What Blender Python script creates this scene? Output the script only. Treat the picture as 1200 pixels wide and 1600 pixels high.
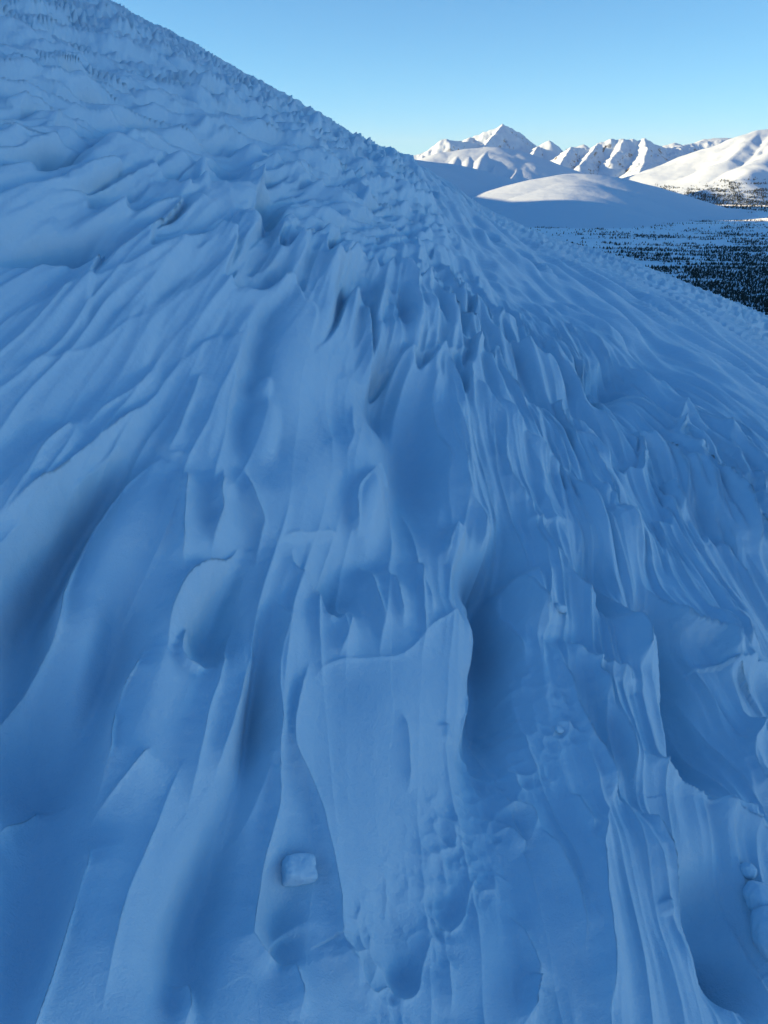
import bpy, bmesh, math
import numpy as np
from mathutils import Vector

for o in list(bpy.data.objects):
    bpy.data.objects.remove(o)
SC = bpy.context.scene
COL = SC.collection
R = math.radians

# ------------------------------------------------------------------ camera, sky, sun, exposure
PITCH = 24.0
FPX = 1202.0                       # focal length in photo pixels (photo 1200 x 1600)
cam_d = bpy.data.cameras.new('camera')
cam = bpy.data.objects.new('camera', cam_d)
COL.objects.link(cam)
cam_d.sensor_fit = 'VERTICAL'
cam_d.sensor_height = 36.0
cam_d.lens = FPX / 1600.0 * 36.0
cam_d.clip_start = 0.05
cam_d.clip_end = 90000.0
cam.location = (0, 0, 0)
cam.rotation_euler = (R(90 - PITCH), 0, 0)
SC.camera = cam

SUN_EL, SUN_AZ = 7.5, -90.0       # degrees; azimuth clockwise from the view direction (+Y)
world = bpy.data.worlds.new('World')
SC.world = world
world.use_nodes = True
wn, wl = world.node_tree.nodes, world.node_tree.links
wn.clear()
w_out = wn.new('ShaderNodeOutputWorld')
w_bg = wn.new('ShaderNodeBackground')
w_sky = wn.new('ShaderNodeTexSky')
w_sky.sky_type = 'NISHITA'
w_sky.sun_disc = False
w_sky.sun_elevation = R(SUN_EL)
w_sky.sun_rotation = R(SUN_AZ)
w_sky.altitude = 900
w_sky.air_density = 0.45
w_sky.dust_density = 0.0
w_sky.ozone_density = 1.5
w_bg.inputs['Strength'].default_value = 0.15
# the camera's daylight response: shoulder on the brightest sky, daylight white balance
w_sc = wn.new('ShaderNodeVectorMath'); w_sc.operation = 'MULTIPLY_ADD'
w_sc.inputs[1].default_value = (0.09, 0.15, 0.21)
w_sc.inputs[2].default_value = (1, 1, 1)
w_dv = wn.new('ShaderNodeVectorMath'); w_dv.operation = 'DIVIDE'
w_tn = wn.new('ShaderNodeVectorMath'); w_tn.operation = 'MULTIPLY'
w_tn.inputs[1].default_value = (0.47, 0.95, 1.24)
wl.new(w_sky.outputs[0], w_sc.inputs[0])
wl.new(w_sky.outputs[0], w_dv.inputs[0])
wl.new(w_sc.outputs[0], w_dv.inputs[1])
wl.new(w_dv.outputs[0], w_tn.inputs[0])
wl.new(w_tn.outputs[0], w_bg.inputs['Color'])
wl.new(w_bg.outputs[0], w_out.inputs['Surface'])

sun_d = bpy.data.lights.new('sun', 'SUN')
sun_d.energy = 4.7
sun_d.angle = R(0.5)
sun_d.color = (1.0, 0.74, 0.40)
sun = bpy.data.objects.new('sun', sun_d)
COL.objects.link(sun)
sv = Vector((math.sin(R(SUN_AZ)) * math.cos(R(SUN_EL)), math.cos(R(SUN_AZ)) * math.cos(R(SUN_EL)), math.sin(R(SUN_EL))))
sun.rotation_euler = sv.to_track_quat('Z', 'Y').to_euler()
sun.location = (-50, -20, 60)

SC.view_settings.view_transform = 'Standard'
SC.view_settings.look = 'None'
SC.view_settings.gamma = 1.0
SC.view_settings.use_curve_mapping = False
SC.view_settings.exposure = 1.36
SC.render.engine = 'CYCLES'
SC.cycles.max_bounces = 8
SC.cycles.diffuse_bounces = 1
SC.cycles.volume_bounces = 0

# ------------------------------------------------------------------ small maths
ST, CT = math.sin(R(PITCH)), math.cos(R(PITCH))

def ray(px, py):
    """photo pixel -> (x/y, z/y) of its viewing ray in world space"""
    X = (np.asarray(px, float) - 600.0) / FPX
    U = (800.0 - np.asarray(py, float)) / FPX
    y = CT + U * ST
    return X / y, (-ST + U * CT) / y

def at(px, py, Y):
    t, e = ray(px, py)
    return np.array([float(t) * Y, Y, float(e) * Y])

def project(p):
    d = p[..., 1] * CT - p[..., 2] * ST
    u = p[..., 1] * ST + p[..., 2] * CT
    return 600 + FPX * p[..., 0] / d, 800 - FPX * u / d

_rs = np.random.RandomState(7)
_PERM = _rs.permutation(4096).astype(np.int32)
_ANG = _rs.rand(4096) * 2 * np.pi
_GX, _GY, _RND = np.cos(_ANG).astype(np.float32), np.sin(_ANG).astype(np.float32), _rs.rand(4096).astype(np.float32)

def _hash(ix, iy, seed):
    return _PERM[(ix + _PERM[(iy + seed * 131) & 4095]) & 4095]

def noise(x, y, seed=0):
    x = np.asarray(x, np.float64); y = np.asarray(y, np.float64)
    ix = np.floor(x).astype(np.int32); iy = np.floor(y).astype(np.int32)
    fx = (x - ix).astype(np.float32); fy = (y - iy).astype(np.float32)
    u = fx * fx * fx * (fx * (fx * 6 - 15) + 10)
    v = fy * fy * fy * (fy * (fy * 6 - 15) + 10)
    def g(dx, dy):
        h = _hash(ix + dx, iy + dy, seed)
        return _GX[h] * (fx - dx) + _GY[h] * (fy - dy)
    a = g(0, 0); b = g(1, 0); c = g(0, 1); d = g(1, 1)
    return (a + u * (b - a) + v * ((c - a) + u * (a - b - c + d))) * 1.5

def fbm(x, y, seed=0, octv=3, gain=0.5):
    s = 0; a = 1.0
    for i in range(octv):
        s = s + a * noise(x * 2.03 ** i, y * 2.03 ** i, seed + i)
        a *= gain
    return s

def ridged(x, y, seed=0, octv=3, gain=0.5):
    s = 0; a = 1.0; tot = 0
    for i in range(octv):
        s = s + a * (1 - np.abs(noise(x * 2.1 ** i, y * 2.1 ** i, seed + i)))
        tot += a; a *= gain
    return s / tot

def sstep(a, b, x):
    t = np.clip((x - a) / (b - a), 0, 1)
    return t * t * (3 - 2 * t)

def worley(x, y, seed=0):
    ix = np.floor(x).astype(np.int32); iy = np.floor(y).astype(np.int32)
    f1 = np.full(np.shape(x), 9.0)
    for dx in (-1, 0, 1):
        for dy in (-1, 0, 1):
            h = _hash(ix + dx, iy + dy, seed)
            h2 = _PERM[h]
            d = (ix + dx + 0.15 + 0.7 * _RND[h] - x) ** 2 + (iy + dy + 0.15 + 0.7 * _RND[h2] - y) ** 2
            f1 = np.minimum(f1, d)
    return np.sqrt(f1)

# ------------------------------------------------------------------ materials
def nd(nt, kind, **kw):
    n = nt.nodes.new(kind)
    for k, v in kw.items():
        if k in n.inputs: n.inputs[k].default_value = v
        else: setattr(n, k, v)
    return n

def new_mat(name):
    m = bpy.data.materials.new(name)
    m.use_nodes = True
    nt = m.node_tree
    return m, nt, nt.nodes['Principled BSDF']

SNOW = (0.80, 0.875, 0.945, 1)

def snow_material(name, scale, grain, bump_dist):
    m, nt, bs = new_mat(name)
    bs.inputs['Roughness'].default_value = 0.62
    bs.inputs['Sheen Weight'].default_value = 0.3
    bs.inputs['Sheen Roughness'].default_value = 0.35
    bs.inputs['Specular IOR Level'].default_value = 0.25
    geo = nd(nt, 'ShaderNodeNewGeometry')
    n1 = nd(nt, 'ShaderNodeTexNoise', Scale=scale, Detail=6.0, Roughness=0.6)
    n2 = nd(nt, 'ShaderNodeTexNoise', Scale=scale * 9, Detail=3.0, Roughness=0.6)
    nt.links.new(geo.outputs['Position'], n1.inputs['Vector'])
    nt.links.new(geo.outputs['Position'], n2.inputs['Vector'])
    mx = nd(nt, 'ShaderNodeMix', data_type='RGBA')
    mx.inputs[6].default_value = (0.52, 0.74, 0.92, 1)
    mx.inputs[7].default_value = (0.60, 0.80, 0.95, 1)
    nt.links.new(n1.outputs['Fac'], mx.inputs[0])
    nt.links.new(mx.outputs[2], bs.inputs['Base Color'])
    ad = nd(nt, 'ShaderNodeMath', operation='MULTIPLY_ADD')
    ad.inputs[1].default_value = 0.35
    nt.links.new(n2.outputs['Fac'], ad.inputs[0])
    nt.links.new(n1.outputs['Fac'], ad.inputs[2])
    bp = nd(nt, 'ShaderNodeBump', Strength=grain, Distance=bump_dist)
    nt.links.new(ad.outputs[0], bp.inputs['Height'])
    nt.links.new(bp.outputs[0], bs.inputs['Normal'])
    return m

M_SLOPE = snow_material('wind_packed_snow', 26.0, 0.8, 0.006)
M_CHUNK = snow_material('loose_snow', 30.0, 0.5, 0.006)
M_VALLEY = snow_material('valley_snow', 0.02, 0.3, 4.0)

def mountain_material(name, rock_lo, rock_hi, rock_scale=0.008):
    """snow, with dark rock where the ground itself is steep and broken"""
    m, nt, bs = new_mat(name)
    bs.inputs['Roughness'].default_value = 0.7
    bs.inputs['Specular IOR Level'].default_value = 0.15
    geo = nd(nt, 'ShaderNodeNewGeometry')
    sep = nd(nt, 'ShaderNodeSeparateXYZ')
    nt.links.new(geo.outputs['True Normal'], sep.inputs[0])
    n1 = nd(nt, 'ShaderNodeTexNoise', Scale=rock_scale, Detail=8.0, Roughness=0.65)
    nt.links.new(geo.outputs['Position'], n1.inputs['Vector'])
    ad = nd(nt, 'ShaderNodeMath', operation='MULTIPLY_ADD')      # steepness + noise
    ad.inputs[1].default_value = 0.42
    inv = nd(nt, 'ShaderNodeMath', operation='SUBTRACT')
    inv.inputs[0].default_value = 1.0
    nt.links.new(sep.outputs['Z'], inv.inputs[1])
    nt.links.new(n1.outputs['Fac'], ad.inputs[0])
    nt.links.new(inv.outputs[0], ad.inputs[2])
    mr = nd(nt, 'ShaderNodeMapRange')
    mr.inputs['From Min'].default_value = rock_lo
    mr.inputs['From Max'].default_value = rock_hi
    nt.links.new(ad.outputs[0], mr.inputs['Value'])
    mx = nd(nt, 'ShaderNodeMix', data_type='RGBA')
    mx.inputs[6].default_value = (0.66, 0.77, 0.88, 1)
    mx.inputs[7].default_value = (0.16, 0.15, 0.15, 1)
    nt.links.new(mr.outputs[0], mx.inputs[0])
    nt.links.new(mx.outputs[2], bs.inputs['Base Color'])
    bp = nd(nt, 'ShaderNodeBump', Strength=0.5, Distance=12.0)
    nt.links.new(n1.outputs['Fac'], bp.inputs['Height'])
    nt.links.new(bp.outputs[0], bs.inputs['Normal'])
    return m

def plain(name, col, rough=0.9):
    m, nt, bs = new_mat(name)
    bs.inputs['Roughness'].default_value = rough
    bs.inputs['Specular IOR Level'].default_value = 0.1
    n1 = nd(nt, 'ShaderNodeTexNoise', Scale=0.6, Detail=3.0)
    geo = nd(nt, 'ShaderNodeNewGeometry')
    nt.links.new(geo.outputs['Position'], n1.inputs['Vector'])
    mx = nd(nt, 'ShaderNodeMix', data_type='RGBA')
    mx.inputs[6].default_value = tuple(c * 0.6 for c in col) + (1,)
    mx.inputs[7].default_value = tuple(c * 1.5 for c in col) + (1,)
    nt.links.new(n1.outputs['Fac'], mx.inputs[0])
    nt.links.new(mx.outputs[2], bs.inputs['Base Color'])
    return m

M_NEEDLE = plain('conifer_needles', (0.026, 0.032, 0.026))
M_BARK = plain('conifer_bark', (0.07, 0.055, 0.045))

# ------------------------------------------------------------------ mesh from arrays
def mesh_obj(name, verts, quads, mat, smooth=True, tris=None):
    me = bpy.data.meshes.new(name)
    verts = np.ascontiguousarray(verts, np.float32).reshape(-1, 3)
    nq = 0 if quads is None else len(quads)
    nt_ = 0 if tris is None else len(tris)
    loops = []
    if nq: loops.append(np.asarray(quads, np.int32).ravel())
    if nt_: loops.append(np.asarray(tris, np.int32).ravel())
    loops = np.concatenate(loops)
    starts = np.concatenate([np.arange(nq) * 4, nq * 4 + np.arange(nt_) * 3]).astype(np.int32)
    me.vertices.add(len(verts)); me.vertices.foreach_set('co', verts.ravel())
    me.loops.add(len(loops)); me.loops.foreach_set('vertex_index', loops)
    me.polygons.add(nq + nt_); me.polygons.foreach_set('loop_start', starts)
    me.polygons.foreach_set('use_smooth', np.full(nq + nt_, smooth, bool))
    me.update(calc_edges=True)
    me.materials.append(mat)
    o = bpy.data.objects.new(name, me)
    COL.objects.link(o)
    return o

def grid_quads(nr, nc, off=0):
    i = np.arange(nr - 1)[:, None] * nc + np.arange(nc - 1)[None, :] + off
    return np.stack([i, i + 1, i + nc + 1, i + nc], -1).reshape(-1, 4)

def tag(o, label=None, cat=None, group=None, kind=None):
    if label: o['label'] = label
    if cat: o['category'] = cat
    if group: o['group'] = group
    if kind: o['kind'] = kind
    return o

# ------------------------------------------------------------------ the near slope: base form
H0, CC = 1.6, 0.00625
KK = 2 * math.sqrt(H0 * CC)
_sky_px = np.array([(20, -70), (150, -6), (210, 28), (270, 58), (330, 90), (400, 126), (460, 158), (520, 191), (560, 212), (600, 231), (650, 258), (700, 288), (760, 327), (840, 361), (900, 381), (1000, 413), (1100, 453), (1200, 490)], float)
_st, _se = ray(_sky_px[:, 0], _sky_px[:, 1] + 4)
_A = np.polyfit(_st, _se, 1)

_tt = np.linspace(-1.2, 1.2, 2401)
_dd = np.interp(_tt, _st, _se) - (_A[0] * _tt + _A[1])
_dd = _dd * sstep(-0.46, -0.30, _tt) * (1 - sstep(0.42, 0.62, _tt))
_kk = np.exp(-0.5 * (np.arange(-60, 61) / 18.0) ** 2); _kk /= _kk.sum()
_dd = np.convolve(_dd, _kk, 'same')

def skyE(t):
    return _A[0] * t + _A[1] + np.interp(t, _tt, _dd)

def base_z(x, y):
    yy = np.maximum(y, 1e-3)
    t = np.clip(x / yy, -4, 4)
    zz = yy * (skyE(t) + KK) - H0 - CC * yy * yy + np.where(np.abs(x / yy) > 4, _A[0] * (x - t * yy), 0)
    return np.where(y > 0.05, zz, _A[0] * x + (_A[1] + KK) * y - H0)

def unproject(px, py):
    t, e = ray(px, py)
    q = np.maximum(skyE(t) + KK - e, KK * 1.002)
    y = (q - np.sqrt(np.maximum(q * q - 4 * H0 * CC, 0))) / (2 * CC)
    return np.stack([t * y, y], -1)

# ------------------------------------------------------------------ sastrugi: named strokes traced from the place
# (points in photo pixels, height, falloff on the left/lower side, falloff on the right/upper side), pixels of local scale
STROKES = []
BLOBS = []
def S(pts, amp, wn_, wp_, tap=0.15):
    ym = sum(p[1] for p in pts) / len(pts)
    flat = abs(pts[-1][0] - pts[0][0]) > 1.6 * abs(pts[-1][1] - pts[0][1])      # steps that face the camera stay low
    k = (0.62 if ym < 780 else 1.0) * (0.55 if flat else 1.0)
    STROKES.append((pts, amp * k, wn_, wp_, max(tap, 0.28) if len(pts) < 9 else max(tap, .12)))
def B(cx, cy, rx, ry, rot, amp, pw=1.0):
    g = 1.18 if amp < 0 else 1.0
    BLOBS.append((cx, cy, rx * g, ry * g, rot, amp, pw))

# --- left flank
S([(262,722),(225,745),(180,785),(145,830),(115,890),(97,930),(82,985),(45,1040),(0,1088),(-60,1140)], 38, 12, 110, .4)
B(70,950,75,170,18,-24); B(150,790,30,120,38,-18); B(35,1090,70,90,20,-12)
S([(235,1000),(210,1050),(188,1085),(170,1150),(160,1210),(137,1278)], 26, 14, 70)
B(185,1010,35,120,15,-24); B(75,1180,60,110,15,-20); B(60,1380,70,160,12,-16)
S([(230,1190),(180,1240),(137,1278)], 12, 8, 30)
S([(137,1278),(130,1360),(95,1470),(50,1600),(20,1700)], 22, 14, 90, .1)
S([(285,1200),(240,1290),(205,1380),(170,1500),(150,1620)], 12, 40, 50)
S([(95,1200),(50,1240),(0,1275)], 14, 35, 25)
S([(118,655),(95,690),(65,720),(30,775),(-20,830)], 18, 16, 35)
S([(262,620),(190,680),(115,730),(50,785),(-20,825)], 26, 18, 55)
S([(210,690),(150,735),(100,775)], 12, 8, 25)
S([(312,598),(297,630),(275,690),(250,726)], 16, 10, 26)
S([(250,728),(265,730),(280,735),(291,756)], 10, 8, 18, .05)
S([(290,752),(274,805),(269,870),(282,918)], 16, 9, 34)
S([(342,748),(325,812),(331,838),(324,895)], 16, 8, 30)
S([(373,745),(375,790),(385,815),(400,840),(400,860),(395,918)], 14, 8, 30)
B(402,692,22,44,8,14,1.6); B(403,625,11,16,0,8,1.5); B(330,690,30,50,10,8)
S([(382,858),(350,895),(300,920),(270,955),(257,1000),(255,1045)], 18, 10, 40)
S([(300,980),(281,1012),(277,1045),(298,1060),(332,1052)], 10, 6, 16)
B(330,1000,34,44,20,-14); B(345,930,20,60,30,-10)
S([(372,950),(335,1060),(312,1130),(300,1220),(285,1290)], 14, 24, 30)
S([(395,1020),(362,1100),(340,1180),(325,1250)], 12, 18, 20)
B(385,1130,16,90,8,-14); B(300,1440,40,120,12,-16); B(345,1330,25,80,8,-10)
S([(285,1530),(288,1570),(280,1620)], 16, 10, 8)
S([(150,410),(127,420),(150,436),(200,440)], 6, 5, 20)
B(100,412,70,14,0,-18); B(85,430,50,10,0,-12)
S([(260,400),(205,405),(165,415),(128,422)], 14, 10, 34)
S([(300,432),(230,450),(160,465),(70,500),(-20,530)], 16, 8, 40)
S([(250,505),(190,535),(130,570),(60,590),(-10,610)], 14, 12, 34)
S([(245,575),(215,620),(170,650),(120,690)], 14, 14, 30)
S([(-20,265),(20,278),(55,290),(64,300)], 14, 5, 26); B(85,296,24,9,0,-12)
S([(105,300),(108,288),(150,275),(220,262),(270,242)], 10, 8, 18)
S([(250,335),(262,350),(300,366)], 22, 16, 5)
S([(400,302),(392,330),(383,358),(382,388)], 26, 40, 5)
B(335,356,56,34,-12,24,1.4); B(405,372,18,26,0,-18)
B(303,320,9,24,0,8,1.5); B(345,300,34,20,0,-10)
S([(300,285),(330,310),(372,300),(398,280)], 8, 12, 6)
S([(640,940),(590,900)], 0.1, 4, 4)
# --- centre hump, step and the hollow behind the tongue
B(455,560,62,85,0,24); B(470,770,80,70,0,22); B(400,560,16,70,10,-6); B(500,640,30,50,0,-5)
S([(405,475),(420,490),(455,505),(485,520)], 8, 20, 5)
S([(420,872),(445,862),(480,858),(505,852),(526,858)], 15, 4, 60, .1)
S([(446,868),(452,900),(465,925),(490,950),(500,980),(520,985),(548,945)], 12, 22, 5, .1)
B(518,935,22,28,0,-12); B(540,890,40,20,0,-6)
S([(418,940),(435,985),(430,1030),(425,1080),(424,1150),(421,1200),(423,1275),(403,1348),(385,1458),(384,1481),(405,1511),(439,1506)], 15, 9, 44, .1)
S([(440,1506),(448,1550),(455,1610)], 14, 12, 14)
B(420,1440,26,50,0,-8)
S([(478,1040),(462,1090),(449,1151),(449,1192),(478,1257),(497,1339),(520,1435),(526,1490),(545,1530),(565,1570)], 11, 11, 60, .12)
S([(522,1490),(532,1515),(556,1541),(579,1561),(602,1546),(625,1564),(648,1550),(653,1509),(668,1460)], 13, 12, 10, .1)
S([(469,1087),(506,1053),(556,1048),(607,1046),(634,1023),(662,1000),(700,975),(724,958)], 18, 100, 34, .12)
S([(722,955),(734,1000),(735,1060),(728,1120),(712,1190)], 19, 60, 26, .3)
B(600,1130,80,80,0,12); B(560,1330,50,120,-6,8)
B(768,985,26,110,4,-26); B(745,910,26,24,0,-14); B(765,1120,30,60,0,-10)
B(628,1525,24,28,0,-7); B(600,1470,30,60,0,-6)
S([(612,1130),(625,1190),(632,1250)], 7, 8, 14); S([(690,1140),(703,1170)], 6, 14, 4)
S([(560,590),(582,587),(620,588),(680,589),(740,586),(765,600)], 15, 4, 40, .12)
B(592,625,26,40,-10,-18); B(645,720,30,80,4,-12)
S([(560,562),(575,552),(602,545),(622,575)], 12, 10, 16); B(600,562,24,16,0,12,1.5)
S([(548,625),(545,690),(535,730)], 8, 12, 24)
B(574,800,20,48,8,16,1.5); S([(590,730),(560,770),(546,800),(548,840),(556,858)], 9, 6, 16)
S([(585,725),(600,740),(607,760)], 6, 8, 5)
S([(668,606),(661,640),(672,690),(690,750),(696,830)], 18, 7, 22)
S([(678,612),(695,700),(714,790),(742,840),(746,905)], 16, 9, 22)
S([(690,630),(705,720),(728,800)], 7, 6, 10)
S([(712,620),(760,690),(780,775),(830,828)], 16, 14, 22)
S([(755,650),(780,700),(835,745),(885,780)], 16, 12, 22)
S([(700,835),(690,860),(688,890)], 10, 6, 16); B(702,860,12,24,0,8,1.4)
S([(805,832),(835,836),(880,836)], 9, 5, 20)
S([(640,880),(655,930),(668,980)], 8, 14, 10); S([(600,900),(612,950),(620,1000)], 8, 8, 14)
S([(560,880),(575,930),(592,1010)], 9, 10, 14); S([(540,960),(530,1010),(520,1045)], 8, 10, 14)
# --- right flank
S([(783,902),(800,930),(820,970),(846,1018)], 22, 9, 34)
S([(781,903),(790,965),(818,1055)], 14, 8, 20)
S([(855,1018),(864,1070),(890,1150),(920,1200),(938,1253),(960,1258)], 20, 26, 8, .1)
S([(960,1258),(985,1290),(1005,1320),(1046,1420),(1080,1520),(1113,1585),(1140,1593),(1158,1572)], 18, 34, 10, .12)
B(1122,1530,30,46,-20,-24); B(1085,1430,40,60,-15,-14)
S([(918,1062),(930,1110),(960,1172),(980,1268)], 16, 9, 20)
S([(858,1014),(890,1040),(920,1060),(952,1076),(974,1102)], 14, 14, 10)
S([(965,1175),(1005,1210),(1050,1235),(1095,1267),(1150,1300),(1210,1330)], 16, 18, 14)
S([(1098,1268),(1140,1310),(1210,1372)], 10, 8, 14)
S([(835,845),(858,900),(890,945),(915,970),(952,975)], 14, 24, 6)
B(925,925,20,46,-25,-16)
S([(955,975),(976,1035),(978,1072)], 12, 9, 18)
S([(900,870),(950,950),(1000,1060),(1060,1160)], 12, 20, 14)
S([(980,912),(1020,955),(1060,1000),(1098,1025),(1125,1065),(1160,1066),(1210,1082)], 18, 6, 40)
B(1030,1040,22,100,-22,-20); B(1085,1180,34,60,-10,-18)
S([(1085,975),(1105,1025),(1126,1066)], 10, 6, 14); S([(1115,975),(1150,1050)], 8, 6, 14)
S([(1148,1128),(1160,1160),(1154,1188),(1172,1240),(1210,1275)], 15, 9, 34)
S([(765,1285),(785,1271),(806,1275),(816,1300),(813,1340)], 9, 8, 12, .05)
S([(762,1308),(783,1306),(797,1325),(812,1342)], 9, 12, 5, .05)
S([(816,1295),(850,1360),(880,1430),(905,1520)], 13, 12, 34)
S([(937,1255),(915,1320),(905,1365),(910,1425),(930,1550),(938,1620)], 16, 18, 30)
S([(970,1290),(1010,1380),(1050,1480),(1080,1570)], 10, 14, 26)
S([(790,1435),(820,1500),(836,1555)], 9, 12, 16); S([(826,1530),(815,1570),(806,1620)], 16, 8, 12)
S([(749,1367),(727,1394),(717,1440),(694,1466),(672,1446),(666,1416)], 9, 8, 6, .05)
B(700,1425,22,28,0,-5); B(740,1500,50,90,-4,10); B(860,1460,50,90,-10,8)
S([(870,1250),(900,1330)], 9, 10, 14); S([(1020,1420),(1035,1445)], 6, 6, 6)
S([(700,1600),(690,1540),(690,1500)], 8, 10, 16)
S([(1120,1335),(1110,1310)], .1, 3, 3)
# right, further up
S([(870,660),(930,770),(960,840),(1000,900)], 12, 10, 20)
S([(882,695),(915,720),(945,752)], 10, 8, 12); S([(925,690),(980,770),(995,745)], .1, 3, 3)
S([(974,692),(985,730),(998,742)], 14, 14, 5)
S([(1056,640),(1045,690),(1036,712)], 16, 6, 14); S([(1036,700),(1050,730),(1075,745)], 10, 4, 14)
S([(1100,655),(1120,710),(1148,765),(1200,800)], 13, 8, 18)
S([(1078,755),(1110,800),(1140,850),(1168,895)], 14, 12, 10)
S([(1030,765),(1035,795),(1060,830)], 12, 8, 12)
S([(900,770),(960,830),(975,835)], 10, 18, 5); B(950,815,18,12,20,-8)
B(1020,560,26,60,-45,-8); B(940,610,34,26,-20,-16)
B(905,830,30,40,-30,6)

def seg_dist(P, A, Bv):
    d = Bv - A
    L2 = d[0] ** 2 + d[1] ** 2 + 1e-12
    ax = P[:, 0] - A[0]; ay = P[:, 1] - A[1]
    u = np.clip((ax * d[0] + ay * d[1]) / L2, 0, 1)
    ex = ax - u * d[0]; ey = ay - u * d[1]
    cr = d[0] * ay - d[1] * ax
    return np.sqrt(ex * ex + ey * ey), np.sign(cr), u

def smooth_poly(pts, k=4):
    pts = np.array(pts, float)
    if len(pts) < 3: return pts
    out = []
    P = np.vstack([2 * pts[0] - pts[1], pts, 2 * pts[-1] - pts[-2]])
    for i in range(1, len(P) - 2):
        for j in range(k):
            t = j / k
            out.append(0.5 * (2 * P[i] + (P[i + 1] - P[i - 1]) * t + (2 * P[i - 1] - 5 * P[i] + 4 * P[i + 1] - P[i + 2]) * t * t + (3 * P[i] - P[i - 1] - 3 * P[i + 1] + P[i + 2]) * t ** 3))
    out.append(pts[-1])
    return np.array(out)

GAIN = 1.9
def prep():
    out = []
    for pts, amp, a, b, tap in STROKES:
        if amp < 1: continue
        pp = smooth_poly(pts, 3)
        w = unproject(*pp.T)
        i = len(w) // 2
        c = w[i]
        sc = math.sqrt(c[0] ** 2 + c[1] ** 2 + base_z(c[0], c[1]) ** 2) / FPX
        d = pp[min(i + 1, len(pp) - 1)] - pp[max(i - 1, 0)]
        d = d / np.linalg.norm(d)
        q = unproject(*(pp[i] + 6 * np.array([d[1], -d[0]]))) - unproject(*(pp[i] - 6 * np.array([d[1], -d[0]])))
        dw = unproject(*(pp[i] + 6 * d)) - unproject(*(pp[i] - 6 * d))
        dw = dw / np.linalg.norm(dw)
        ws = min(max(abs(dw[0] * q[1] - dw[1] * q[0]) / 12, 0.6 * sc), 2.4 * sc)
        out.append((w, amp * GAIN, a * ws / sc, b * ws / sc, tap, sc))
    return out
_PS = prep()

def strokes_height(x, y, jx, jy):
    """x, y flat arrays. Returns height in metres"""
    h = np.zeros(len(x))
    xj = x + jx; yj = y + jy
    for w, amp, a, b, tap, sc in _PS:
        reach = 4.5 * max(a, b) * sc
        m = np.nonzero((xj > w[:, 0].min() - reach) & (xj < w[:, 0].max() + reach) & (yj > w[:, 1].min() - reach) & (yj < w[:, 1].max() + reach))[0]
        if len(m) == 0: continue
        P = np.stack([xj[m], yj[m]], -1)
        best = np.full(len(m), 1e9); sg = np.zeros(len(m)); uu = np.zeros(len(m)); soft = np.zeros(len(m))
        n = len(w) - 1
        us = np.zeros(len(m)); ss = np.zeros(len(m))
        for i in range(n):
            d, s_, u = seg_dist(P, w[i], w[i + 1])
            dd = np.maximum(d, 1e-5)
            k6 = dd ** -6.0
            soft += k6; us += k6 * (i + u) / n
            ss += k6 * s_
            best = np.minimum(best, d)
        uu = us / soft
        sg = 0.5 + 0.5 * np.clip(1.6 * ss / soft, -1, 1)
        wd = (a + (b - a) * sg) * sc
        q = soft ** (-1 / 6) / wd
        prof = 0.78 * np.exp(-q * 1.35) + 0.22 * np.exp(-(q * 0.7) ** 2)
        # the free end of a stroke dies away all round
        tp = sstep(0, tap, uu) * sstep(0, tap, 1 - uu)
        prof = prof * tp
        prof = prof + 0.28 * np.exp(-best / (3.2 * sc)) * tp * (0.4 + 0.6 * sstep(-.3, .3, noise(xj[m] / (70 * sc), yj[m] / (70 * sc), 79)))
        h[m] += amp * sc * prof * (0.9 + 0.25 * noise(xj[m] / (140 * sc), yj[m] / (140 * sc), 77))
    for cx, cy, rx, ry, rot, amp, pw in BLOBS:
        cr, sr = math.cos(R(rot)), math.sin(R(rot))
        c = unproject(cx, cy)
        e1 = (unproject(cx + rx * cr, cy + rx * sr) - unproject(cx - rx * cr, cy - rx * sr)) / 2
        e2 = (unproject(cx - ry * sr, cy + ry * cr) - unproject(cx + ry * sr, cy - ry * cr)) / 2
        sc = math.sqrt(c[0] ** 2 + c[1] ** 2 + base_z(c[0], c[1]) ** 2) / FPX
        det = e1[0] * e2[1] - e1[1] * e2[0]
        ext = 2.6 * (np.abs(e1) + np.abs(e2))
        m = np.nonzero((np.abs(x - c[0]) < ext[0]) & (np.abs(y - c[1]) < ext[1]))[0]
        if len(m) == 0: continue
        dx = xj[m] - c[0]; dy = yj[m] - c[1]
        u = (dx * e2[1] - dy * e2[0]) / det; v = (-dx * e1[1] + dy * e1[0]) / det
        h[m] += (3.3 if amp < 0 else 1.7) * amp * sc * np.exp(-(u * u + v * v) ** pw)
    return h

# ------------------------------------------------------------------ sastrugi: the wind pattern everywhere
def wind_coords(x, y):
    k = sstep(-0.6, 0.8, x)
    Rf = 10.0 + 7.0 * k
    d = 0.5 * ((Rf - y) + np.sqrt((Rf - y) ** 2 + 9.0)) + 0.8
    n = x * (Rf + 0.8) / d
    n = (n + 0.10 * noise(x / 1.1, y / 1.4, 55) + 0.025 * noise(x / .3, y / .5, 56)) * (1 + 0.5 * k)
    return y + 0.12 * noise(x / .7, y / .7, 57), n

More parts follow.
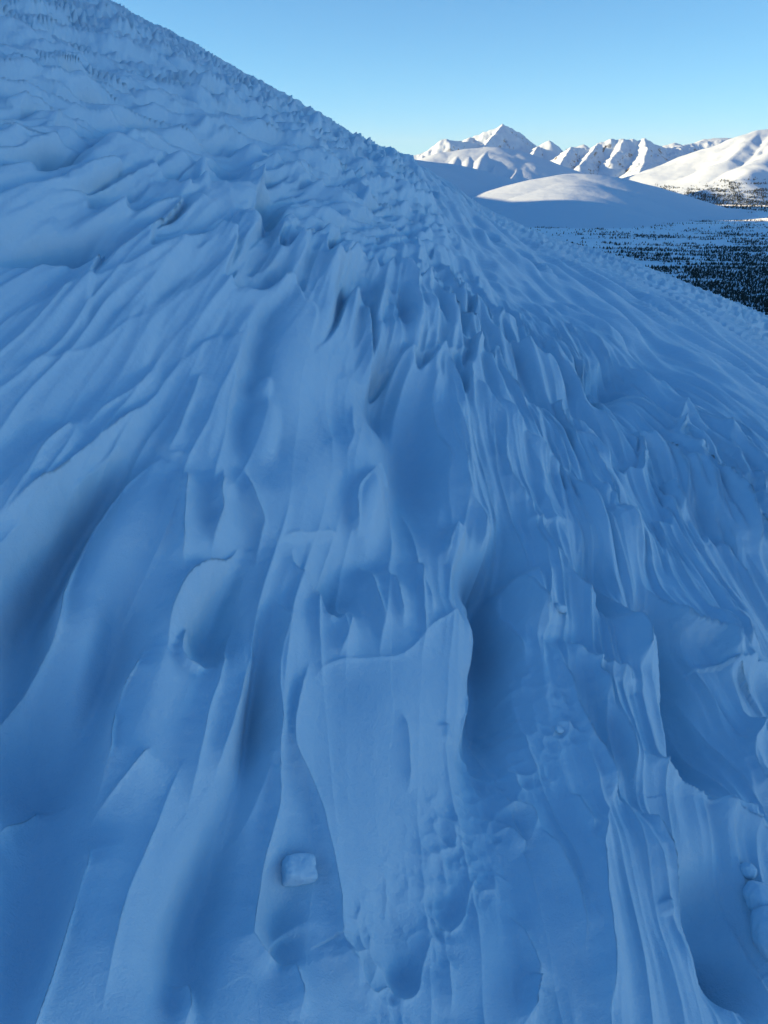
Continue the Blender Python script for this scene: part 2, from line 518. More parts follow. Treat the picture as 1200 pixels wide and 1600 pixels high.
def saw(s, n, L, W, A, seed, drop=0.10, p=1.3):
    N = noise(n / W, s / (5 * W), seed) + 0.25 * noise(n / W * 2.3, s / (6 * W), seed + 1)
    ph = s / L + A * N + 0.55 * noise(n / (3.3 * W), s / (1.7 * L), seed + 2)
    k = np.floor(ph)
    f = ph - k
    ki = k.astype(np.int32)
    am = 0.55 + 0.9 * _RND[_hash(ki, np.floor(n / (4 * W) + noise(n / W, s / W, seed + 3)).astype(np.int32) * 0 + seed, seed)]
    up = np.clip(f / (1 - drop), 0, 1) ** p
    dn = 1 - sstep(1 - drop, 1.0, f)
    return up * dn * am

def scoops(s, n, Ls, Wn, seed, keepf=0.85, cap=0.75, var=0.35, wob=0.35):
    """wind scoured hollows: smooth bowls that meet in sharp crests"""
    u = s / Ls + wob * noise(s / (1.3 * Ls), n / (1.6 * Wn), seed + 3)
    v = n / Wn + wob * noise(s / (1.5 * Ls), n / (1.9 * Wn), seed + 4)
    v = v + 0.5 * (np.floor(u).astype(np.int32) & 1) * 0
    iu = np.floor(u).astype(np.int32); iv = np.floor(v).astype(np.int32)
    best = np.full(np.shape(u), 3.0)
    for a in (-1, 0, 1):
        for b in (-1, 0, 1):
            h = _hash(iu + a, iv + b, seed)
            h2 = _PERM[h]; h3 = _PERM[h2]
            du = u - (iu + a + _RND[h]); dv = v - (iv + b + _RND[h2])
            # steeper at the lee (near) end, drawn out towards the far end
            du = np.where(du > 0, du * 0.75, du * 1.35)
            o = var * _RND[h3] + 9.0 * (_RND[_PERM[h3]] > keepf)
            best = np.minimum(best, du * du + dv * dv * 1.1 + o)
    return cap * (1 - np.exp(-np.minimum(best, 3) / cap))

# places the wind has left smooth (photo pixels: centre, radii, rotation, how smooth)
CALM = [(600, 1085, 150, 75, -12, .95), (580, 1190, 125, 150, 0, .93), (570, 1400, 75, 160, 0, .9), (450, 590, 60, 110, 0, .8), (470, 770, 70, 80, 0, .8), (768, 1020, 34, 130, 0, .9),
        (640, 720, 40, 100, 0, .9), (60, 1060, 80, 260, 20, .9), (100, 820, 60, 130, 35, .8), (180, 1060, 40, 130, 20, .8), (160, 860, 60, 110, 20, .8),
        (340, 352, 55, 36, 0, .8), (860, 1480, 50, 110, 0, .7), (1080, 1430, 70, 130, -20, .9), (1040, 1060, 30, 100, -20, .8), (200, 1430, 90, 170, 15, .8),
        (60, 1420, 80, 170, 12, .85), (720, 300, 50, 40, 40, .0), (430, 1400, 40, 110, 0, .8), (880, 1120, 20, 60, -15, .6), (300, 1420, 40, 140, 10, .7), (730, 1530, 70, 80, 0, .7)]

def calm(x, y):
    k = np.ones(len(x))
    for cx, cy, rx, ry, rot, a in CALM:
        cr, sr = math.cos(R(rot)), math.sin(R(rot))
        c = unproject(cx, cy)
        e1 = (unproject(cx + rx * cr, cy + rx * sr) - unproject(cx - rx * cr, cy - rx * sr)) / 2
        e2 = (unproject(cx - ry * sr, cy + ry * cr) - unproject(cx + ry * sr, cy - ry * cr)) / 2
        det = e1[0] * e2[1] - e1[1] * e2[0]
        ext = 2.2 * (np.abs(e1) + np.abs(e2))
        m = np.nonzero((np.abs(x - c[0]) < ext[0]) & (np.abs(y - c[1]) < ext[1]))[0]
        if len(m) == 0: continue
        dx = x[m] - c[0]; dy = y[m] - c[1]
        u = (dx * e2[1] - dy * e2[0]) / det; v = (-dx * e1[1] + dy * e1[0]) / det
        k[m] *= 1 - a * np.exp(-(u * u + v * v) ** 1.6)
    return k

def relief(x, y):
    """height above the base form, metres (flat arrays)"""
    s, n = wind_coords(x, y)
    dist = np.sqrt(x * x + y * y)
    near = 1 - sstep(2.5, 4.3, y + 0.25 * np.abs(x))         # where the traced strokes carry the form
    mid = 1 - near
    right = sstep(-0.2, 0.9, x)
    farf = sstep(7.5, 14.0, dist)
    lod = 1 - sstep(4.0, 8.0, dist)
    patch = sstep(-0.35, 0.45, fbm(x / 0.9, y / 1.4, 41, 2))          # rough and smooth areas alternate
    patch2 = sstep(-0.25, 0.4, fbm(n / 0.55, s / 1.6, 45, 2))
    ctr = np.exp(-((x + 0.1) / 1.0) ** 2) * sstep(3.2, 4.6, y)        # broken columns below the crest
    h = (0.030 + 0.03 * mid) * fbm(n / 0.6, s / 2.2, 51, 2)
    # far up on the left the wind has run more across the slope
    fl_ = sstep(4.2, 5.8, y - 0.25 * x) * (1 - right)
    nf_ = 1 - fl_
    sF = 0.87 * y + 0.50 * x + 0.12 * noise(x / .8, y / .8, 58); nF = 0.87 * x - 0.50 * y + 0.14 * noise(x / .7, y / .7, 59)
    left_big = scoops(s, n, 0.75, 0.15, 11, 0.8, 0.6, wob=.5)
    left_mid = scoops(s, n, 0.45, 0.065, 14, 0.75, 0.55, wob=.5)
    far_big = scoops(sF, nF, 0.42, 0.135, 12, 0.75, 0.6)
    far_mid = scoops(sF, nF, 0.23, 0.078, 13, 0.8, 0.55)
    far_fin = scoops(sF, nF, 0.15, 0.055, 16, 0.75, 0.55)
    rgt_far = scoops(0.82 * y - 0.57 * x, 0.82 * x + 0.57 * y, 1.5, 0.16, 26, 0.75, 0.6, wob=.7)
    nr = 1 - sstep(5.0, 7.0, dist); nr2 = 1 - sstep(3.5, 6.0, dist)
    rgt_mid = scoops(s, n, 0.75, 0.095, 21, 0.75, 0.6, wob=.7)
    rgt_fine = scoops(s, n, 0.50, 0.048, 25, 0.75, 0.55, wob=.7)
    sml = scoops(s, n, 0.22, 0.045, 31, 0.7, 0.5)
    lump = scoops(y, x, 0.30, 0.17, 35, 0.9, 0.6, wob=0.5)
    lump2 = scoops(y, x, 0.15, 0.085, 36, 0.8, 0.55, wob=0.5)
    ff = 1 - 0.84 * sstep(8.5, 14, dist)
    h = h + left_big * (0.235 * (1 - 0.75 * right) * (1 - right * (1 - nr)) * mid * nf_ + 0.030 * near)
    h = h + left_mid * (0.135 * (1 - right) * mid * nf_ * (0.4 + 0.6 * patch) + 0.020 * near * patch)
    h = h + (far_big * 0.31 + far_mid * 0.25 * (0.4 + 0.6 * patch) + far_fin * 0.12 * (.3 + .7 * patch2)) * fl_ * ff
    h = h + rgt_mid * ((0.175 * (0.3 + 0.7 * right) * (0.5 + 0.5 * patch) * mid) * nf_ * nr + (0.012 + 0.026 * right) * near)
    h = h + rgt_far * 0.15 * right * (1 - nr) * ff * (0.4 + 0.6 * patch)
    h = h + rgt_fine * nr2 * right * (0.35 + 0.65 * patch2) * (0.105 * mid * ff + 0.040 * near)
    h = h + lump * (0.14 * ctr * nf_ + 0.010 * farf * (1 - right) * (0.3 + 0.7 * patch)) + lump2 * (0.06 * ctr * nf_ + 0.012 * farf * (1 - right)) * patch2
    h = h + sml * patch2 * (0.036 * mid * nr2 * nf_ + 0.004 * near)
    cl = saw(s, n, 0.95, 0.30, 0.8, 61, 0.12, 1.4)
    clF = saw(sF, nF, 0.85, 0.42, 0.8, 63, 0.14, 1.4)
    h = h + (cl * nf_ * (1 - .5 * sstep(3.5, 6, y)) * (1 - right * sstep(4.5, 7, dist)) + 0.06 * clF * fl_) * mid * (0.05 + 0.06 * ctr) * ff
    fl = ridged(n / 0.15 + 0.4 * noise(n / .3, s / .9, 78), s / 2.1, 74, 1) ** 6
    h = h + fl * (0.012 * (0.3 + 0.7 * patch) + 0.008 * near) * lod * nf_
    h = h + farf * 0.07 * fbm(x / 1.8, y / 2.6, 85, 2) + sstep(4, 8, dist) * (1 - .95 * right) * (1 - .75 * farf) * 0.024 * ridged(x / .22, y / .34, 88, 2) ** 2 * (0.3 + 0.7 * patch2)
    h = h + 0.005 * mid * lod * fbm(x / .06, y / .09, 87, 2) * patch2
    jx = 0.010 * noise(x / .16, y / .25, 91) + 0.0015 * noise(x / .03, y / .05, 92)
    jy = 0.012 * noise(x / .16, y / .2, 93) + 0.0015 * noise(x / .03, y / .05, 94)
    h = h * calm(x, y)
    hs = strokes_height(x, y, jx, jy)
    # scalloped little pits in the scoured trough
    path = unproject(*np.array([(845, 1110), (800, 1165), (775, 1230), (735, 1280), (720, 1340), (670, 1400), (620, 1470), (590, 1520)], float).T)
    P = np.stack([x, y], -1)
    near_m = np.nonzero((y < 3.2) & (np.abs(x) < 1.0))[0]
    if len(near_m):
        dm = np.full(len(near_m), 9.0)
        for i in range(len(path) - 1):
            dm = np.minimum(dm, seg_dist(P[near_m], path[i], path[i + 1])[0])
        nx, ny = x[near_m], y[near_m]
        msk = 1 - sstep(0.02, 0.16, dm + 0.07 * noise(nx / .11, ny / .13, 97))
        msk = msk * (0.35 + 0.65 * sstep(-.4, .3, noise(nx / .09, ny / .12, 96)))
        wx = nx + 0.012 * noise(nx / .05, ny / .05, 98); wy = ny + 0.012 * noise(nx / .05, ny / .05, 95)
        pit = np.minimum(worley(wx / 0.040, wy / 0.046, 99), .85) ** 1.7
        pit2 = np.minimum(worley(wx / 0.021, wy / 0.024, 89), .85) ** 1.7
        big_ = sstep(-.2, .3, noise(nx / .10, ny / .10, 90))
        hs[near_m] += msk * (0.036 * pit * (.4 + .6 * big_) + 0.008 * pit2 * (1 - .6 * big_) - 0.006)
    return h + hs

NB = np.array([-_A[0], -(_A[1] + KK * 0.6), 1.0]); NB /= np.linalg.norm(NB)

def surface(x, y):
    h = relief(x, y)
    z = base_z(x, y)
    h = h * (1 - sstep(30, 60, y))
    return np.stack([x + NB[0] * h, y + NB[1] * h, z + NB[2] * h], -1)

def build_slope():
    t_in = np.linspace(-0.86, 0.86, 1120)
    t_out = 0.86 + 3.1 * np.linspace(0.012, 1, 50) ** 1.8
    ts = np.concatenate([-t_out[::-1], t_in, t_out])
    # rows evenly spaced in the picture down the middle of the slope, then on over the crest
    e_sky = float(skyE(np.array(0.0)))
    py = np.linspace(1780, 236, 900)
    ys = unproject(np.full(len(py), 600.0), py)[:, 1]
    ys = ys[ys < 13.5]
    ys = np.concatenate([ys, np.linspace(13.6, 24, 90), 24 + 260 * np.linspace(0.01, 1, 50) ** 2.2])
    T, Y = np.meshgrid(ts, ys)
    X = T * Y
    V = surface(X.ravel(), Y.ravel())
    q1 = grid_quads(len(ys), len(ts))
    # ground behind and beside the photographer
    y0 = ys[0]
    gx = np.concatenate([-1.5 - 60 * np.linspace(1, .02, 20) ** 2, np.linspace(-1.5, 1.5, 60), 1.5 + 60 * np.linspace(.02, 1, 20) ** 2])
    gy = np.concatenate([-60 * np.linspace(1, .02, 25) ** 2, np.linspace(0, y0 + .02, 16)])
    GX, GY = np.meshgrid(gx, gy)
    s_ = 0.03 * fbm(GX / .6, GY / 1.9, 51, 3)
    GZ = _A[0] * GX + (_A[1] + KK) * GY - H0 + s_ - 0.03
    V2 = np.stack([GX, GY, GZ], -1).reshape(-1, 3)
    q2 = grid_quads(len(gy), len(gx), len(V))
    o = mesh_obj('snow_slope', np.vstack([V, V2]), np.vstack([q1, q2]), M_SLOPE)
    tag(o, 'wind-carved blue snow slope with sastrugi, falling to the right in the shade', kind='structure')
    return o
slope = build_slope()

# ------------------------------------------------------------------ valley and mountains
def valley_z(x, y):
    z = -300 + 75 * sstep(4500, 11000, y) + 10 * fbm(x / 900, y / 900, 201, 3)
    return z

def ridge_pts(pts):
    return np.array([at(*p) for p in pts])

def mountain(name, label, mat, xr, yr, nx, ny, ridges, foot=None, warp=120, wl_=700, spur=0.0, spl=350, rough=0.0, soft=40, zb=None, gully=0.0, gl=110):
    """ridges: (3D polyline, slope k, roundness r). The form is what those ridges leave standing."""
    xs = np.linspace(*xr, nx); ys = np.linspace(*yr, ny)
    X, Y = np.meshgrid(xs, ys)
    x = X.ravel(); y = Y.ravel()
    sd = sum(map(ord, name)) + int(xr[0]) % 97
    wx = x + warp * noise(x / wl_, y / wl_, sd) + warp * .4 * noise(x / wl_ * 2.7, y / wl_ * 2.7, sd + 1)
    wy = y + warp * noise(x / wl_, y / wl_, sd + 2) + warp * .4 * noise(x / wl_ * 2.7, y / wl_ * 2.7, sd + 3)
    P = np.stack([wx, wy], -1)
    P0 = np.stack([x, y], -1)
    H = np.full(len(x), -1e9); AL = np.zeros(len(x)); DD = np.zeros(len(x))
    for ri, (pts, k, r) in enumerate(ridges):
        arc = 2000.0 * ri
        for i in range(len(pts) - 1):
            a, b = pts[i], pts[i + 1]
            L = np.linalg.norm((b - a)[:2])
            d0, _, u0 = seg_dist(P0, a[:2], b[:2])
            dw, _, u = seg_dist(P, a[:2], b[:2])
            bl = sstep(0, warp * 2.5, d0)                 # the traced crest itself is kept
            d = d0 * (1 - bl) + dw * bl
            uu = u0 * (1 - bl) + u * bl
            hh = a[2] + (b[2] - a[2]) * uu - k * (np.sqrt(d * d + r * r) - r)
            w_ = hh > H
            H = np.where(w_, hh, H); AL = np.where(w_, arc + uu * L, AL); DD = np.where(w_, d, DD)
            arc += L
    if gully:
        gv = ridged(AL / gl + 0.5 * noise(x / 300, y / 300, sd + 7), DD / (gl * 7), sd + 8, 3)
        H = H + gully * (gv - 0.8) * sstep(0, 220, DD) * (1 - sstep(600, 1500, DD))
    top = max(p[:, 2].max() for p, _, _ in ridges)
    base = valley_z(x, y) if zb is None else np.full(len(x), zb)
    rel = np.clip((H - base) / (top - base), 0, 1)
    if spur:
        H = H + spur * (ridged(x / spl, y / spl, sd + 5, 4) - 0.75) * np.clip((H - base) / 200, 0, 1)
    if rough:
        H = H + rough * fbm(x / 90, y / 90, sd + 9, 3) * np.clip((H - base) / 150, 0, 1)
    H = base - 0.6 * soft + soft * np.logaddexp(0, (H - base) / soft)
    o = mesh_obj(name, np.stack([x, y, H], -1), grid_quads(ny, nx), mat)
    tag(o, label, kind='structure')
    return o

M_CRAG = mountain_material('craggy_mountain', 0.60, 0.70, 0.014)
M_SMOOTH = mountain_material('snowy_hill', 0.75, 0.95)
M_PEAK = mountain_material('snowy_peak', 0.66, 0.84)

# valley floor: one sheet out to the horizon
vx = np.concatenate([np.linspace(-40000, -3000, 20), np.linspace(-2800, 6000, 180), np.linspace(6300, 45000, 25)])
vy = np.concatenate([np.linspace(-30000, 0, 12), np.linspace(200, 9000, 200), np.linspace(9200, 60000, 40)])
VX, VY = np.meshgrid(vx, vy)
VZ = valley_z(VX.ravel(), VY.ravel())
valley = mesh_obj('valley_floor', np.stack([VX.ravel(), VY.ravel(), VZ], -1), grid_quads(len(vy), len(vx)), M_VALLEY)
tag(valley, 'snow covered valley floor beyond the slope', kind='structure')

RP = ridge_pts
# main pyramid peak, 14 km
Yp = 14000
mountain('snow_peak', 'tallest pyramid shaped snow peak with its right face in shade', M_PEAK, (-900, 4200), (11800, 16500), 300, 190, [
    (RP([(560, 254, Yp + 500), (625, 247, Yp), (660, 236, Yp), (690, 230, Yp + 100), (730, 214, Yp + 100), (760, 203, Yp), (785, 192, Yp), (800, 198, Yp + 350), (815, 207, Yp + 750), (833, 223, Yp + 1250), (850, 245, Yp + 1700)]), 0.75, 8),
    (RP([(785, 192, Yp), (772, 208, Yp - 400), (758, 224, Yp - 900), (748, 240, Yp - 1500)]), 0.8, 5),
    (RP([(735, 212, Yp), (722, 226, Yp - 500), (716, 238, Yp - 900)]), 0.5, 40),
    (RP([(680, 223, Yp - 900), (690, 216, Yp - 900), (700, 214, Yp - 900), (715, 218, Yp - 850), (745, 220, Yp - 600)]), 0.9, 5),
    (RP([(802, 200, Yp + 400), (800, 220, Yp - 100), (796, 238, Yp - 500)]), 1.0, 5),
], warp=50, wl_=420, spur=30, spl=420, rough=12, gully=110, gl=90)
Ys = 13200
mountain('snow_peak', 'small shaded snow peak just right of the pyramid peak', M_PEAK, (1900, 4300), (11600, 14800), 150, 110, [
    (RP([(815, 238, Ys), (838, 226, Ys), (858, 216, Ys), (873, 227, Ys + 500), (890, 245, Ys + 1000)]), 0.85, 5),
    (RP([(840, 225, Ys), (832, 240, Ys - 600), (824, 254, Ys - 1100)]), 0.9, 5),
], warp=40, wl_=350, spur=30, spl=350, rough=10, gully=80, gl=120)
# rounded lit hill in front of the peak
Yh = 10000
mountain('snow_hill', 'rounded sunlit hill with shaded gullies in front of the pyramid peak', M_SMOOTH, (-400, 3200), (7600, 12000), 280, 220, [
    (RP([(600, 254, Yh), (650, 247, Yh), (700, 234, Yh), (735, 229, Yh), (765, 226, Yh), (800, 230, Yh), (820, 238, Yh), (850, 252, Yh - 200), (875, 264, Yh - 500), (900, 280, Yh - 800)]), 0.36, 160),
    (RP([(765, 226, Yh), (752, 245, Yh - 600), (742, 272, Yh - 1200)]), 0.65, 25),
    (RP([(720, 232, Yh), (712, 246, Yh - 500), (704, 262, Yh - 900)]), 0.6, 30),
    (RP([(806, 234, Yh), (814, 248, Yh - 500), (806, 266, Yh - 900), (794, 282, Yh - 1300)]), 0.75, 20),
    (RP([(780, 240, Yh - 250), (774, 255, Yh - 700), (764, 274, Yh - 1150)]), 0.75, 15),
    (RP([(735, 230, Yh), (732, 248, Yh - 600), (726, 268, Yh - 1000)]), 0.6, 30),
], warp=60, wl_=600, spur=14, spl=500)
# craggy mountain right of centre
Yc = 12000
mountain('craggy_mountain', 'sunlit mountain with dark rock bands and a jagged flat crest', M_CRAG, (2300, 6600), (9300, 14000), 380, 260, [
    (RP([(860, 250, Yc), (880, 236, Yc), (893, 226, Yc), (908, 228, Yc), (922, 229, Yc), (935, 221, Yc), (955, 214, Yc), (962, 216, Yc), (970, 213, Yc), (978, 216, Yc), (990, 213, Yc), (998, 216, Yc), (1005, 213, Yc), (1020, 222, Yc), (1040, 228, Yc + 200), (1062, 225, Yc + 400), (1090, 219, Yc + 500), (1125, 216, Yc + 500), (1180, 222, Yc + 500)]), 0.78, 5),
    (RP([(935, 221, Yc), (922, 238, Yc - 350), (906, 256, Yc - 800)]), 0.72, 15),
    (RP([(975, 214, Yc), (968, 230, Yc - 300), (955, 246, Yc - 600)]), 0.75, 20),
    (RP([(1007, 213, Yc), (1012, 230, Yc - 400), (1006, 252, Yc - 900), (990, 284, Yc - 1800)]), 0.62, 8),
    (RP([(893, 226, Yc), (882, 242, Yc - 350), (874, 256, Yc - 700)]), 0.8, 8),
    (RP([(1062, 225, Yc + 400), (1040, 250, Yc - 300), (1015, 278, Yc - 1200)]), 0.45, 80),
], warp=40, wl_=350, spur=24, spl=330, rough=12, gully=60, gl=60)
# faint range behind
Yf = 21000
mountain('distant_range', 'faint white summits peeping over the crest on the right', M_PEAK, (4500, 13000), (19500, 23500), 220, 60, [
    (RP([(860, 238, Yf), (898, 227, Yf), (912, 224, Yf), (930, 234, Yf), (1020, 230, Yf), (1046, 224, Yf), (1054, 221, Yf), (1070, 227, Yf), (1085, 222, Yf), (1098, 216, Yf), (1110, 215, Yf), (1130, 214, Yf), (1180, 215, Yf), (1300, 210, Yf)]), 0.6, 10),
], warp=60, wl_=500, spur=40, spl=500, rough=10, gully=60, gl=200)
# big lit mountain at the right edge
Ym = 9500
mountain('snow_mountain', 'big sunlit snow mountain rising past the right edge', M_SMOOTH, (2000, 9500), (6600, 13500), 380, 300, [
    (RP([(960, 312, Ym - 300), (1000, 291, Ym), (1040, 268, Ym), (1080, 247, Ym), (1110, 233, Ym), (1150, 215, Ym), (1172, 204, Ym), (1188, 199, Ym), (1215, 197, Ym), (1280, 180, Ym), (1400, 150, Ym + 300)]), 0.38, 60),
    (RP([(1188, 199, Ym), (1172, 216, Ym - 400), (1140, 246, Ym - 1000)]), 0.42, 25),
    (RP([(1260, 185, Ym), (1230, 215, Ym - 700), (1190, 250, Ym - 1400), (1160, 275, Ym - 1900)]), 0.4, 60),
    (RP([(1215, 197, Ym), (1205, 216, Ym - 500), (1185, 236, Ym - 900)]), 0.5, 20),
], warp=60, wl_=600, spur=10, spl=420, rough=2, gully=16, gl=120)
# smooth dome in the middle distance
Yd = 6300
mountain('snow_dome', 'smooth low snow dome, sunlit on its left and shaded on its right', M_SMOOTH, (-200, 3600), (4300, 8200), 260, 220, [
    (RP([(872, 271, Yd), (895, 267, Yd), (918, 266, Yd), (936, 269, Yd), (960, 279, Yd), (1000, 295, Yd), (1050, 312, Yd), (1130, 324, Yd)]), 0.33, 300),
    (RP([(905, 265, Yd), (902, 284, Yd - 500), (890, 306, Yd - 1000)]), 0.36, 330),
], warp=30, wl_=900, spur=7, spl=260, soft=45)
# dark shoulder running down from the left behind the slope crest
Yk = 7600
mountain('snow_shoulder', 'long shaded snow shoulder running down behind the slope crest', M_SMOOTH, (-1600, 2200), (5400, 9000), 200, 170, [
    (RP([(400, 190, Yk), (560, 228, Yk), (640, 246, Yk), (690, 252, Yk), (740, 268, Yk), (795, 284, Yk), (850, 304, Yk), (900, 325, Yk)]), 0.26, 150),
], warp=30, wl_=700, spur=5, spl=300, soft=25)
# unseen ridge added behind the near slope, its crest shaped to shade the valley
WX = -1900
mountain('mountain_ridge', 'unseen high ridge added behind the near slope to shade the valley', M_SMOOTH, (-4200, 400), (-1500, 9500), 150, 260, [
    (np.array([(-1500, -1500, 300), (WX, 600, 430), (WX, 2500, 430), (WX, 4500, 400), (WX, 5000, 310), (WX, 5600, 190), (WX, 6200, 180), (WX, 6900, 330), (WX, 7600, 410), (WX, 8200, 260), (WX, 9000, -100)], float), 0.42, 60),
], warp=20, wl_=700, spur=0, soft=40)

# ------------------------------------------------------------------ conifers
rng = np.random.RandomState(11)

def crown_arrays(h, w, tiers, sides, r):
    vs, fs = [], []
    for k in range(tiers):
        z0 = h * (0.10 + 0.80 * k / tiers); z1 = h * min(1.0, 0.10 + 0.80 * (k + 1.75) / tiers)
        rad = w * (1 - 0.82 * k / tiers)
        i0 = len(vs)
        for j in range(sides):
            a = 2 * math.pi * (j + 0.5 * (k % 2)) / sides
            rr = rad * (0.55 + 0.6 * r.rand())
            vs.append((rr * math.cos(a), rr * math.sin(a), z0 - 0.04 * h * r.rand()))
        vs.append((0.06 * w * (r.rand() - .5), 0.06 * w * (r.rand() - .5), z1))
        for j in range(sides):
            fs.append((i0 + j, i0 + (j + 1) % sides, i0 + sides))
    return np.array(vs), np.array(fs)

def trunk_arrays(h, r0):
    vs = []; fs = []
    for j in range(5):
        a = 2 * math.pi * j / 5
        vs.append((r0 * math.cos(a), r0 * math.sin(a), -0.6)); vs.append((0.25 * r0 * math.cos(a), 0.25 * r0 * math.sin(a), h * 0.85))
    for j in range(5):
        a, b = 2 * j, 2 * ((j + 1) % 5)
        fs += [(a, b, b + 1), (a, b + 1, a + 1)]
    return np.array(vs), np.array(fs)

def tree_density(x, y, px, py):
    # scrubby woods thicken down-valley to the right, in ragged bands across the view with open snow between
    band = fbm(x / 420 + 0.3 * noise(x / 150, y / 90, 306), y / 70, 301, 4, 0.6)
    clump = fbm(x / 45, y / 22, 305, 2)
    base = sstep(335, 462, py + 0.12 * (px - 1000))
    patch = fbm(x / 210, y / 300, 309, 3)
    d = sstep(0.34, 0.46, base * 0.70 + 0.55 * band + 0.26 * clump + 0.42 * patch)
    return np.clip(d, 0, 1) * (py > 330) + 0.25 * sstep(318, 345, py) * sstep(.35, .7, band + .8 * clump)

cand = 190000
cy_ = 1300 + 5200 * rng.rand(cand) ** 1.3
ct_ = 0.12 + 0.50 * rng.rand(cand)
cx_ = ct_ * cy_
cz_ = valley_z(cx_, cy_)
px_, py_ = project(np.stack([cx_, cy_, cz_ + 5], -1))
hide_py = np.interp(px_, _sky_px[:, 0], _sky_px[:, 1])
dens = tree_density(cx_, cy_, px_, py_)
keep = (rng.rand(cand) < dens) & (py_ < hide_py + 25) & (px_ < 1330)
tx, ty, tz, tpx, tpy = cx_[keep], cy_[keep], cz_[keep], px_[keep], py_[keep]
th = 2.0 + 9.5 * rng.rand(len(tx)) ** 2.6
print('trees', len(tx))
vis = (tpy < np.interp(tpx, _sky_px[:, 0], _sky_px[:, 1]) - 4) & (tpx < 1195)
order = np.argsort(np.where(vis, ty / th, 1e9))
single = order[:300]
rest = order[300:]

protos = []
for k in range(6):
    r = np.random.RandomState(40 + k)
    cv, cf = crown_arrays(1.0, 0.17 + 0.07 * r.rand(), 5, 7, r)
    tv, tf = trunk_arrays(1.0, 0.018)
    protos.append((cv, cf, tv, tf))

def tri_mesh(name, v, f, mat):
    me = bpy.data.meshes.new(name)
    me.from_pydata([tuple(p) for p in v], [], [tuple(int(i) for i in q) for q in f])
    me.materials.append(mat)
    return me
crown_me = [tri_mesh('crown', p[0], p[1], M_NEEDLE) for p in protos]
trunk_me = [tri_mesh('trunk', p[2], p[3], M_BARK) for p in protos]
for i in single:
    k = int(rng.randint(6))
    e = bpy.data.objects.new('conifer_tree', None)
    COL.objects.link(e)
    e.empty_display_size = 1
    e.location = (tx[i], ty[i], tz[i])
    e.rotation_euler = (0, 0, rng.rand() * 6.28)
    e.scale = (th[i] * (0.8 + .5 * rng.rand()), th[i] * (0.8 + .5 * rng.rand()), th[i])
    tag(e, 'small dark conifer in the shaded snowy valley beyond the slope', 'tree', 'conifers on the valley floor')
    for nm, me in (('crown', crown_me[k]), ('trunk', trunk_me[k])):
        c = bpy.data.objects.new(nm, me)
        COL.objects.link(c)
        c.parent = e

def forest(name, label, X, Y, Z, Hh, seed):
    r = np.random.RandomState(seed)
    lo = [crown_arrays(1.0, 0.24 + 0.10 * r.rand(), 1 + (q % 2), 5, r) for q in range(8)]
    V, F = [], []; off = 0
    for i in range(len(X)):
        v, f = lo[r.randint(8)]
        a = r.rand() * 6.28; c, s_ = math.cos(a), math.sin(a)
        p = np.stack([v[:, 0] * c - v[:, 1] * s_, v[:, 0] * s_ + v[:, 1] * c, v[:, 2]], -1) * Hh[i]
        p += (X[i], Y[i], Z[i])
        V.append(p); F.append(f + off); off += len(v)
    o = mesh_obj(name, np.vstack(V), None, M_NEEDLE, smooth=False, tris=np.vstack(F))
    tag(o, label, 'forest', kind='stuff')
    return o
forest('valley_forest', 'dark conifer woods striping the shaded valley floor', tx[rest], ty[rest], tz[rest], th[rest], 5)

# woods along the foot of the big right-hand mountain: stand on whatever ground is there
def ground_hits(px, py):
    dg = bpy.context.evaluated_depsgraph_get()
    out = []
    names = [o for o in SC.objects if o.type == 'MESH' and o.name.split('.')[0] in ('valley_floor', 'snow_mountain')]
    for a, b in zip(px, py):
        t, e = ray(a, b)
        d = Vector((float(t), 1.0, float(e))).normalized()
        best = None
        for o in names:
            ok, loc, nrm, idx = o.ray_cast(Vector((0, 0, 0)), d)
            if ok and (best is None or loc.y < best.y): best = loc
        if best is not None and best.y > 3000: out.append(tuple(best))
    return np.array(out)
n_ = 9000
fpx = 985 + 260 * rng.rand(n_)
lo_ = np.interp(fpx, [985, 1010, 1050, 1100, 1150, 1250], [297, 302, 313, 323, 328, 332])
hi_ = np.interp(fpx, [985, 1010, 1050, 1100, 1150, 1250], [288, 288, 288, 284, 278, 268])
u_ = rng.rand(n_)
fpy = lo_ + (hi_ - lo_) * u_
ok_ = rng.rand(n_) < np.clip(1.3 - 1.6 * u_ + 1.2 * fbm(fpx / 34, fpy / 5, 330, 3), 0.01, 1)
G = ground_hits(fpx[ok_], fpy[ok_])
forest('foothill_forest', 'dark woods along the foot of the sunlit mountain', G[:, 0], G[:, 1], G[:, 2], 9 + 8 * rng.rand(len(G)), 6)

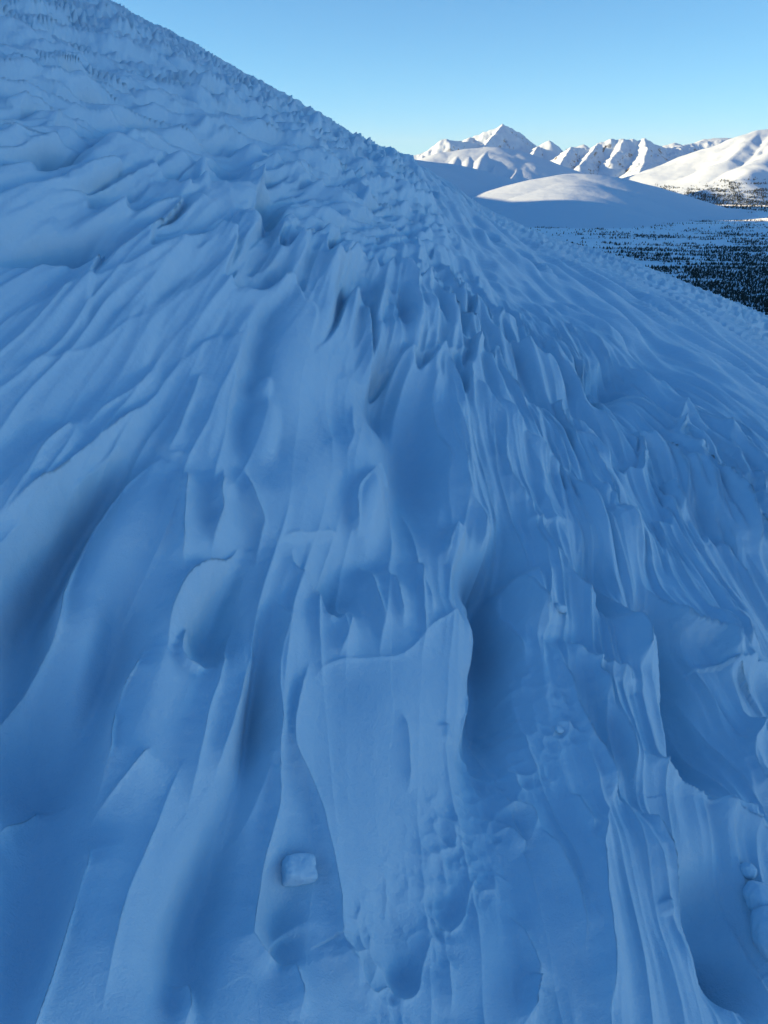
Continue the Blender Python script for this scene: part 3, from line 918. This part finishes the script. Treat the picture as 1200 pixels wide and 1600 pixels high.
# ------------------------------------------------------------------ loose snow lying on the slope
def chunk(name, label, px, py, size, squash, seed, blocky=False, sink=0.25, rot=0.0, rough=1.0):
    r = np.random.RandomState(seed)
    bm = bmesh.new()
    if blocky:
        bmesh.ops.create_icosphere(bm, subdivisions=5, radius=1)
        for v in bm.verts:                                   # rounded block
            c_ = v.co
            f_ = (abs(c_.x) ** 6 + abs(c_.y) ** 6 + abs(c_.z) ** 6) ** (-1 / 6)
            v.co = c_ * f_ * 0.85
    else:
        bmesh.ops.create_icosphere(bm, subdivisions=5, radius=1)
    co = np.array([v.co[:] for v in bm.verts])
    ln = np.linalg.norm(co, axis=1, keepdims=True)
    d = 0.20 * noise(co[:, 0] * 1.3 + seed, co[:, 1] * 1.3 + co[:, 2] * 0.9, seed) + 0.07 * noise(co[:, 0] * 4 + seed, co[:, 1] * 4 - co[:, 2] * 3.1, seed + 1) + 0.03 * noise(co[:, 0] * 9 + co[:, 2] * 5, co[:, 1] * 9 + seed, seed + 2)
    co = co * (1 + rough * d[:, None])
    c = unproject(px, py)
    p = surface(np.array([c[0]]), np.array([c[1]]))[0]
    dist = np.linalg.norm(p)
    sm = size * dist / FPX
    for v, q in zip(bm.verts, co): v.co = (q[0] * sm * squash[0], q[1] * sm * squash[1], q[2] * sm * squash[2])
    me = bpy.data.meshes.new(name)
    bm.to_mesh(me); bm.free()
    for pl in me.polygons: pl.use_smooth = True
    me.materials.append(M_CHUNK)
    o = bpy.data.objects.new(name, me)
    COL.objects.link(o)
    nb = Vector(NB)
    q = Vector((0, 0, 1)).rotation_difference(nb)
    o.rotation_mode = 'QUATERNION'
    from mathutils import Quaternion
    o.rotation_quaternion = q @ Quaternion((0, 0, 1), R(rot))
    o.location = Vector(p) + nb * (sm * squash[2] * (1 - 2 * sink))
    tag(o, label, 'snow chunk', 'loose snow chunks on the slope')
    return o

chunk('snow_block', 'pale square-edged snow block standing out of the near slope, low left of centre', 458, 1374, 27, (1.0, .8, .75), 3, True, .42, 14, .6)
chunk('snow_lump', 'smallest rounded snow lump, above the two bigger ones at the lower right edge', 1151, 1376, 11, (1, 1, .9), 5, False, .3, 0, .5)
chunk('snow_lump', 'middle-sized rounded snow lump between a small one and a big one at the right edge', 1174, 1424, 25, (1.1, 1, .7), 8, False, .35, 0, .45)
chunk('snow_lump', 'biggest rounded snow lump, cut by the right edge of the picture', 1200, 1486, 40, (1.0, 1.1, .7), 12, False, .38, 0, .4)
chunk('snow_crumb', 'small icy crumb beside the pointed snow tongue right of the dark trough', 852, 982, 9, (1.2, .9, .7), 15)
chunk('snow_crumb', 'tiny icy crumb at the right side of the pitted trough', 857, 1160, 6, (1.3, .9, .7), 17)

# ------------------------------------------------------------------ thin cold air
hz = bpy.data.meshes.new('haze')
bmh = bmesh.new()
bmesh.ops.create_cube(bmh, size=1)
for v in bmh.verts:
    v.co = (v.co.x * 90000 + 3000, (v.co.y + 0.5) * 92000 - 31000, -330.0 if v.co.z < 0 else 1900.0)
bmh.to_mesh(hz); bmh.free()
hm = bpy.data.materials.new('thin_haze')
hm.use_nodes = True
hm.node_tree.nodes.clear()
ho = hm.node_tree.nodes.new('ShaderNodeOutputMaterial')
hv = hm.node_tree.nodes.new('ShaderNodeVolumePrincipled')
hv.inputs['Color'].default_value = (0.9, 0.95, 1, 1)
hv.inputs['Density'].default_value = 0.000009
hm.node_tree.links.new(hv.outputs[0], ho.inputs['Volume'])
hz.materials.append(hm)
haze = bpy.data.objects.new('haze', hz)
COL.objects.link(haze)
tag(haze, 'thin cold haze between the slope and the far peaks', 'haze', kind='stuff')
